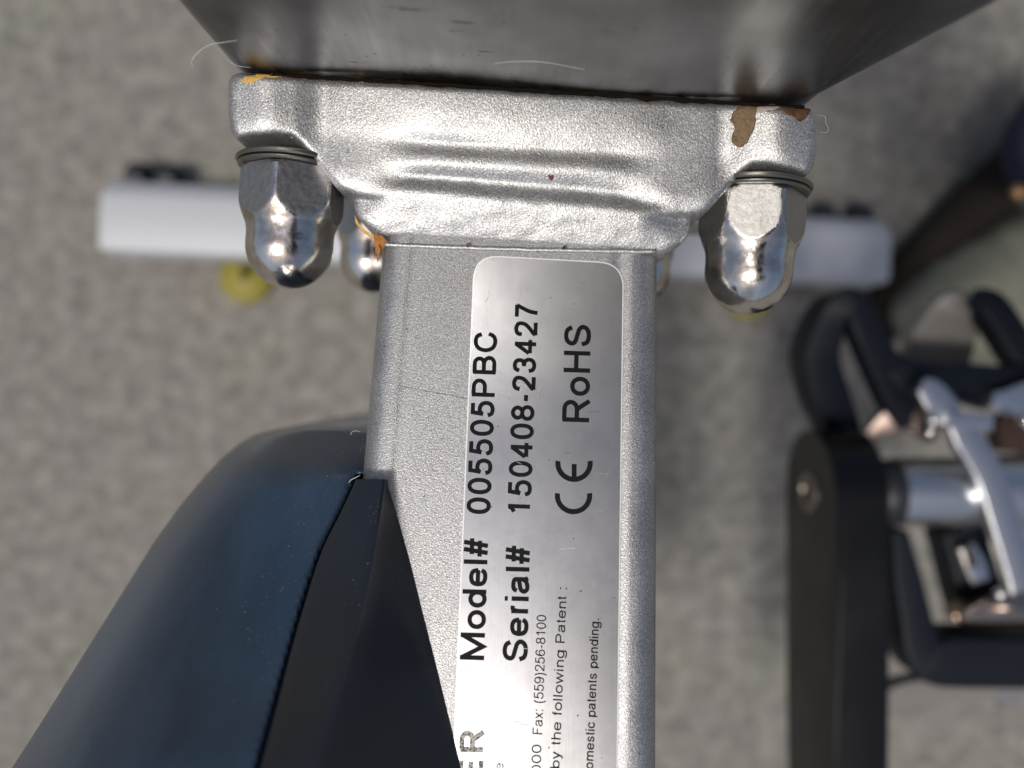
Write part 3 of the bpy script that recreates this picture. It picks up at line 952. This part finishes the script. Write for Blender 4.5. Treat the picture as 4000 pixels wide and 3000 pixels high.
# --- crank arm and pedal on the right
YC, ZC, RC = -.0478, H - .3285, .0272
bm = bmesh.new()
prof = []
for k in range(25):
    a = math.radians(180 * k / 24); prof.append((YC + RC * math.sin(a), ZC - RC * math.cos(a)))
prof.append((-.16, ZC + RC * .97)); prof.append((-.30, ZC + RC * .90)); prof.append((-.30, ZC - RC * .90)); prof.append((-.16, ZC - RC * .97))
L_ = [bm.verts.new((.1319, y, z)) for y, z in prof]; R_ = [bm.verts.new((.1537, y, z)) for y, z in prof]
bm.faces.new(L_); bm.faces.new(R_[::-1])
for i in range(len(L_)):
    j = (i + 1) % len(L_); bm.faces.new((L_[i], R_[i], R_[j], L_[j]))
ce = [e for e in bm.edges if abs(e.verts[0].co.x - e.verts[1].co.x) < 1e-6]
bmesh.ops.bevel(bm, geom=ce, offset=.0055, segments=6, profile=.5, affect='EDGES')
crank = obj('crank_arm', bm, M_CRANK, bike, auto=40)
M_BOLT = mat('worn_bolt_rim', (.16, .14, .12), .7, .35)
Mx = axis_mat(Vector((.1315, YC, ZC)), Vector((-1, 0, 0)))
bm = bmesh.new(); lathe(bm, [(.0088, -.004), (.0088, .0002), (.0078, .0009), (.0056, .0009), (.0050, -.001), (.0050, -.003)], Mx, 40)
obj('spindle_bolt', bm, M_BOLT, crank, auto=35)
bm = bmesh.new(); lathe(bm, [(.0048, -.004), (.0048, -.0006), (.0042, -.0002), (.0004, -.0002)], Mx, 6)
obj('socket', bm, M_RUSTY, crank, auto=35)

def xlathe(bm, prof, n=48):
    lathe(bm, prof, axis_mat(Vector((0, YC, ZC)), Vector((1, 0, 0))), n)
bm = bmesh.new()
xlathe(bm, [(.0135, .168), (.0150, .169), (.0152, .172), (.0152, .196), (.0158, .206), (.0165, .214), (.0165, .262), (.012, .268)])
pedal = obj('pedal', bm, M_ALU, bike, auto=40)
bm = bmesh.new(); xlathe(bm, [(.0100, .150), (.0100, .158), (.0120, .157), (.0120, .1605), (.0095, .162), (.0095, .175)], 40)
obj('spindle', bm, M_PCHROME, pedal, auto=40)
bm = bmesh.new(); xlathe(bm, [(.0100, .1605), (.0138, .1608), (.0145, .1620), (.0145, .1655), (.0138, .1676), (.0100, .1680)], 40)
obj('rubber_seal', bm, M_BLACK, pedal, auto=40)
def rib(name, pts, th, m_, parent=pedal, sub=6, rnd=.12, auto=50):
    bm = bmesh.new(); ribbon(bm, pts, th, sub, rnd)
    return obj(name, bm, m_, parent, auto=auto)
# toe cage straps
rib('cage_strap', [(3300, 1760, .350, 120), (3255, 1640, .350, 130), (3215, 1540, .345, 145), (3180, 1400, .340, 140), (3205, 1290, .335, 128), (3250, 1205, .330, 105), (3310, 1175, .328, 90)], .020, M_GREY if False else M_CAGE)
rib('cage_strap', [(3275, 1168, .326, 60), (3318, 1180, .325, 95), (3373, 1290, .325, 118), (3433, 1422, .328, 125), (3490, 1545, .332, 128), (3540, 1640, .335, 120)], .012, M_CAGE)
rib('cage_strap', [(3455, 1400, .330, 70), (3530, 1470, .330, 130), (3640, 1478, .332, 115), (3760, 1495, .335, 150), (3900, 1520, .338, 180), (4150, 1540, .34, 180)], .014, M_CAGE)
rib('cage_strap', [(3625, 1480, .372, 250), (3650, 1400, .368, 260), (3690, 1290, .362, 240), (3735, 1215, .356, 190), (3800, 1180, .350, 90)], .006, M_GREY)  # lighter grey paints in the lit face of this strap
rib('cage_strap', [(3790, 1175, .348, 60), (3850, 1195, .345, 105), (3930, 1310, .345, 115), (4020, 1450, .345, 120), (4120, 1600, .345, 120)], .014, M_CAGE)
rib('cage_strap', [(3470, 2060, .335, 60), (3500, 2230, .335, 105), (3535, 2400, .335, 125), (3560, 2500, .335, 150), (3610, 2552, .335, 185), (3700, 2556, .335, 200), (3850, 2558, .335, 200), (4200, 2564, .335, 195)], .022, M_CAGE)
rib('cage_rim', [(3430, 2735, .342, 70), (3490, 2712, .342, 100), (3580, 2690, .342, 100), (3760, 2684, .342, 88), (3900, 2684, .342, 80), (4100, 2688, .342, 80)], .010, M_GREY)
rib('pedal_plate', [(3585, 1505, .312, 60), (3625, 1530, .312, 100), (3680, 1600, .312, 110), (3712, 1640, .312, 80)], .006, M_ALU, rnd=.08)
rib('pedal_plate', [(3690, 1640, .309, 56), (3760, 1642, .309, 62), (3862, 1650, .309, 66)], .006, M_ALU, rnd=.08)
rib('pedal_plate', [(3735, 1650, .311, 90), (3770, 1710, .311, 110), (3810, 1775, .311, 110), (3852, 1850, .311, 110), (3890, 1960, .311, 112), (3930, 2090, .311, 112), (3965, 2200, .311, 115), (3990, 2300, .311, 115)], .006, M_ALU, rnd=.08)
rib('cleat_bracket', [(3390, 1690, .340, 40), (3470, 1645, .336, 100), (3560, 1610, .332, 150), (3660, 1650, .332, 170)], .008, M_DCHROME, rnd=.08)
rib('cleat_bracket', [(3860, 1560, .325, 60), (3940, 1570, .325, 110), (4100, 1520, .325, 130)], .006, M_PCHROME)
rib('cleat_spring', [(3880, 1700, .330, 120), (3960, 1690, .330, 160), (4080, 1690, .330, 160)], .010, M_RUSTY)
rib('pedal_body_block', [(3720, 2050, .345, 170), (3760, 2150, .345, 190), (3800, 2290, .345, 200), (3830, 2400, .345, 190)], .018, M_CAGE)
rib('reflection_strip', [(3765, 2130, .332, 60), (3800, 2200, .332, 80), (3825, 2270, .332, 70)], .004, M_PCHROME)  # chrome strip built in for the blue reflection on the block
bm = relief(catmull([(3722, 2412), (3770, 2372), (3840, 2338), (3920, 2312), (4010, 2300), (4120, 2305), (4180, 2380), (4120, 2440), (3980, 2446), (3850, 2446), (3762, 2438)], 4),
            lambda x, y: .318 - .003 * math.exp(-((x - 3960) / 60) ** 2 - ((y - 2375) / 22) ** 2), 40, .006, .008, 12)
obj('cleat_disc', bm, M_DISC, pedal, auto=50)
for (a_, b_, d_, r_) in ((3632, 1685, .322, .0024), (3640, 1640, .305, .0026), (4010, 1640, .315, .0035), (3905, 2320, .305, .0025)):
    bm = bmesh.new()
    bmesh.ops.create_uvsphere(bm, u_segments=20, v_segments=12, radius=r_, matrix=Matrix.Translation(P(a_, b_, d_)))
    obj('bolt', bm, M_PCHROME, pedal)
bm = bmesh.new()
lathe(bm, [(.0088, 0), (.0095, .0008), (.0095, .006), (.0088, .0068)], axis_mat(P(3905, 2665, .345), Vector((0.05, -1, -.1))), 6)
obj('cage_nut', bm, M_ALU, pedal, smooth=False)

# --- stabilizer bar on the floor
bm = bmesh.new()
a = P(398, 832, .5475); b = P(3476, 976, .5475)
a.z = b.z = .040
ax_ = (b - a).normalized(); side = Vector((0, 0, 1)).cross(ax_)
Mb = Matrix((ax_, side, Vector((0, 0, 1)))).transposed()
Lb = (b - a).length
# section (w across, h up): flat face with long bevel at the back edge
sec = [(-.029, -.015), (-.029, .012), (-.0275, .0145), (-.025, .0155), (.0125, .0150), (.0145, .0142), (.0245, .0045), (.0265, .0015), (.0265, -.015)]
sec = [(-.0275, -.020), (-.0275, .008), (-.0262, .0112), (-.0235, .0125), (.0130, .0125), (.0160, .0112), (.0250, .0030), (.0275, -.001), (.0275, -.020)]
rings = []
for u_, sc_ in ((-.002, .93), (0, .99), (.003, 1), (Lb - .003, .88), (Lb, .87), (Lb + .002, .82)):
    rings.append([bm.verts.new(a + Mb @ Vector((u_, y * sc_, z * (sc_ if sc_ < .95 else 1)))) for y, z in sec])
for r0, r1 in zip(rings, rings[1:]):
    for k in range(len(sec)):
        j = (k + 1) % len(sec); bm.faces.new((r0[k], r0[j], r1[j], r1[k]))
bm.faces.new(rings[0][::-1]); bm.faces.new(rings[-1])
bar = obj('stabilizer_bar', bm, M_WHITEBAR, bike, auto=30)
def foot(px, py, r=.018, par=bar):
    c = P(px, py, .583); c.z = 0
    bm = bmesh.new()
    M_ = Matrix.Translation(c)
    lathe(bm, [(r * .96, 0), (r, .003), (r, .008), (r * .8, .012), (r * .35, .015), (.004, .016), (.004, .030)], M_, 36)
    return obj('levelling_foot', bm, M_YELLOW, par, auto=40)
foot(945, 1075, .021); foot(2945, 1150, .018)
for (x_, y_) in ((530, 690), (652, 694), (3225, 850), (3368, 850)):
    c = P(x_, y_, .575); c.z = .018
    bm = bmesh.new()
    lathe(bm, [(.009, -.008), (.012, -.006), (.013, 0), (.012, .006), (.009, .008)], axis_mat(c, ax_), 32)
    obj('transport_wheel', bm, M_BLACK, bar, auto=40)

# ------------------------------------------------------------------ loose things at the upper right, on the floor
bm = bmesh.new()
bp = catmull([(4330, 780), (4100, 800), (3900, 860), (3760, 930), (3620, 1020), (3520, 1110), (3470, 1190), (3480, 1270), (3600, 1380), (3850, 1440), (4150, 1480), (4400, 1460)], 5)
def bag_d(px, py):
    return .552 - .012 * noise.noise(Vector((px / 260, py / 260, 4))) - .004 * noise.noise(Vector((px / 90, py / 90, 1)))
bm = relief(bp, bag_d, 200, .035, .05, 34)
for v_ in bm.verts: v_.co.z = max(v_.co.z, .001)
bag = obj('canvas_bag', bm, M_CLOTH, None, auto=70)
tag(bag, 'grey-green rounded canvas bag with its edge shadow built as a dark band, blurred on the floor beyond the pedal', 'bag')
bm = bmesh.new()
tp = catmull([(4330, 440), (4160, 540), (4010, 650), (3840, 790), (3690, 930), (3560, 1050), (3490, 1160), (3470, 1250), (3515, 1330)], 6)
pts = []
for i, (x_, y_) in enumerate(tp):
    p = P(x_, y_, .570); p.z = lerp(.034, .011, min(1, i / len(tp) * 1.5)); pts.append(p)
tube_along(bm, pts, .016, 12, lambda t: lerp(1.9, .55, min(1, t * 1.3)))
obj('edge_shade_band', bm, M_EDGE_SHADE, bag)  # dark band stands in for the soft shadow along the edge
bm = bmesh.new()
bp = catmull([(4300, 180), (4120, 280), (4020, 400), (3965, 500), (3955, 580), (3985, 690), (4040, 760), (4300, 800)], 5)
bm = relief(bp, lambda x, y: .48 - .01 * noise.noise(Vector((x / 120, y / 120, 0))), 60, .012, .012, 30)
cl = obj('navy_garment', bm, M_NAVY, None, auto=70)
tag(cl, 'dark navy cloth with one brass button at the right edge of the photo', 'clothing')
bm = bmesh.new()
lathe(bm, [(.0035, 0), (.0045, .001), (.0042, .003), (.002, .0042), (.0003, .0044)], axis_mat(P(3975, 752, .46), Vector((-.25, -.1, 1))), 24)
obj('button', bm, M_BRASS, cl)

# ------------------------------------------------------------------ lint, fibres and grit
def fibre(pts, r, label):
    q = catmull(pts, 8)
    bm = bmesh.new()
    tube_along(bm, [P(*p) for p in q], r, 6, lambda t: 1 - .5 * abs(2 * t - 1) ** 3)
    tag(obj('fibre', bm, M_FIBRE), label, 'fibre')
def wall_d(px, py):
    """depth of the housing wall under a pixel"""
    # wall plane: points fl(x,0,*) -> normal n
    n_w = RZ @ Vector((0, -1, 0)); p0 = fl(0, .0006, 0)
    r = Vector(((px - 2000) / F, (1500 - py) / F, -1))
    o = Vector((0, 0, H))
    return (p0 - o).dot(n_w) / r.dot(n_w)
fibre([(x, y, wall_d(x, y) - .0003) for x, y in ((1925, 250), (1990, 242), (2080, 240), (2160, 248), (2230, 262), (2284, 272))], .000045,
      'fine straight white fibre lying on the dark steel above the seam')
fibre([(752, 262, .114), (748, 240, .114), (765, 214, .1135), (795, 188, .113), (830, 172, .1125), (868, 166, .112), (925, 158, .111)], .00006,
      'curled white hair hooked over the left edge of the steel housing')
fibre([(832, 172, .1165), (862, 205, .118), (890, 235, .119), (925, 256, .1195), (980, 264, .1195)], .00004,
      'straight white hair following the left corner of the steel housing down to the seam')
fibre([(1362, 1885, .1235), (1372, 1874, .1233), (1388, 1866, .1232), (1408, 1856, .123)], .00008,
      'wisp of pale lint in the gap between belt guard and tube')
fibre([(1370, 1700, .123), (1374, 1688, .1228), (1386, 1683, .1226), (1408, 1687, .1226)], .00005,
      'tiny pale hair on the left edge of the tube above the belt guard')
fibre([(3195, 452, .124), (3222, 455, .124), (3226, 480, .1242), (3236, 500, .1243), (3228, 518, .1244), (3205, 515, .1245)], .00003,
      'thin curly hair sticking out from the right end of the flange')
# bits of lint wound around the dome of the nuts
def flake(px, py, d, s, m_, label):
    bm = bmesh.new()
    n = 9
    c = P(px, py, d)
    vs = []; vb = []
    for k in range(n):
        a = 2 * math.pi * k / n; r = s * random.uniform(.55, 1.2)
        vs.append(bm.verts.new(c + Vector((r * math.cos(a), r * math.sin(a), .00012 + random.uniform(0, .0001)))))
        vb.append(bm.verts.new(c + Vector((r * math.cos(a), r * math.sin(a), -.0001))))
    bm.faces.new(vs); bm.faces.new(vb[::-1])
    for k in range(n):
        j = (k + 1) % n; bm.faces.new((vs[k], vb[k], vb[j], vs[j]))
    tag(obj('debris_flake', bm, m_, None, smooth=False), label, 'flake')
flake(2152, 690, flange_d(2152, 690), .0006, M_REDDISH, 'reddish brown flake stuck in the middle of the casting recess')
flake(1826, 960, .1278, .00045, M_REDDISH, 'rust-red flake on the bright rim above the left corner of the label')
flake(2205, 968, .1278, .00045, M_SPECK, 'black flake on the rim where casting meets tube, right of the red one')
bm = bmesh.new()
def speck(p, s, up):
    n = 5
    q = up.orthogonal().normalized(); r_ = up.cross(q)
    top = bm.verts.new(p + up * s * .6)
    a0 = random.random() * 6; el = random.uniform(1, 2.2)
    vs = [bm.verts.new(p + (q * math.cos(a0 + 2 * math.pi * k / n) * el + r_ * math.sin(a0 + 2 * math.pi * k / n)) * s) for k in range(n)]
    for k in range(n): bm.faces.new((top, vs[k], vs[(k + 1) % n]))
Z = Vector((0, 0, 1))
for k in range(70):
    x, y = random.uniform(1450, 2540), random.uniform(980, 3000)
    if x < sinterp(basex, max(y, 1888)) and y > 1700: continue
    on = sinterp([(1000, 1856), (3000, 1768)], y) < x < 2425
    speck(on_tube(x, y, .00017 if on else 0), random.choice((.00005, .00006, .00008, .00011)), Z)
for k in range(50):
    x, y = random.uniform(1000, 3100), random.uniform(380, 900)
    if poly_dist(poly, x, y)[0] < 50: continue
    speck(P(x, y, flange_d(x, y)), random.choice((.00006, .00008, .00012)), Z)
for k in range(60):
    x, y = random.uniform(950, 3000), random.triangular(60, 400, 330)
    if sy(x, y) > 345: continue
    speck(P(x, y, wall_d(x, y)), random.choice((.00006, .00009, .00014)), RZ @ Vector((0, -1, 0)))
bmd = bmesh.new(); bm_, bm = bm, bmd
for k in range(170):
    y = random.triangular(1700, 2980, 2000)
    xs_ = sinterp(seamx, y); x = xs_ - abs(random.gauss(0, 170)) - 8 if k % 9 else random.uniform(700, xs_)
    if poly_dist(gp, x, y)[0] < 30: continue
    speck(P(x, y, guard_d(x, y)), random.choice((.00004, .00005, .00007, .0001)), Z)
for k in range(90):
    y = random.triangular(1900, 2980, 2000)
    xs_, xr = sinterp(seamx, y) + 12, sinterp(ridge, y) - 8
    t = random.random(); x = lerp(xs_, xr, t)
    dr = sinterp([(1872, .1198), (2200, .1115), (2600, .1010), (3000, .0915), (3400, .0840)], y)
    speck(P(x, y, lerp(sinterp([(1850, .1212), (2200, .1155), (2600, .1060), (3000, .0949)], y), dr, t)), random.choice((.00004, .00005, .00008)), Z)
tag(obj('dust_specks', bmd, mat('pale_dust', (.11, .11, .115), 0, .9), None, smooth=False), 'pale dust specks lying on the black belt guard', 'dust', kind='stuff')
bm = bmesh.new()
for k in range(16):
    x, y = random.uniform(1900, 2380), random.uniform(1080, 2950)
    a0 = random.random() * 6; L_ = random.uniform(18, 60)
    q = [(x, y)]
    for i in range(4):
        a0 += random.uniform(-.7, .7); q.append((q[-1][0] + L_ / 4 * math.cos(a0), q[-1][1] + L_ / 4 * math.sin(a0)))
    tube_along(bm, [on_tube(u_, v_, .00022) for u_, v_ in catmull(q, 4)], .000018, 5)
tag(obj('fine_lint', bm, M_FIBRE, None), 'fine short lint scattered over the silver label', 'lint', kind='stuff')
bm = bm_
tag(obj('grit_specks', bm, M_SPECK, None, smooth=False), 'scattered dark grit specks on the tube, casting and steel', 'grit', kind='stuff')
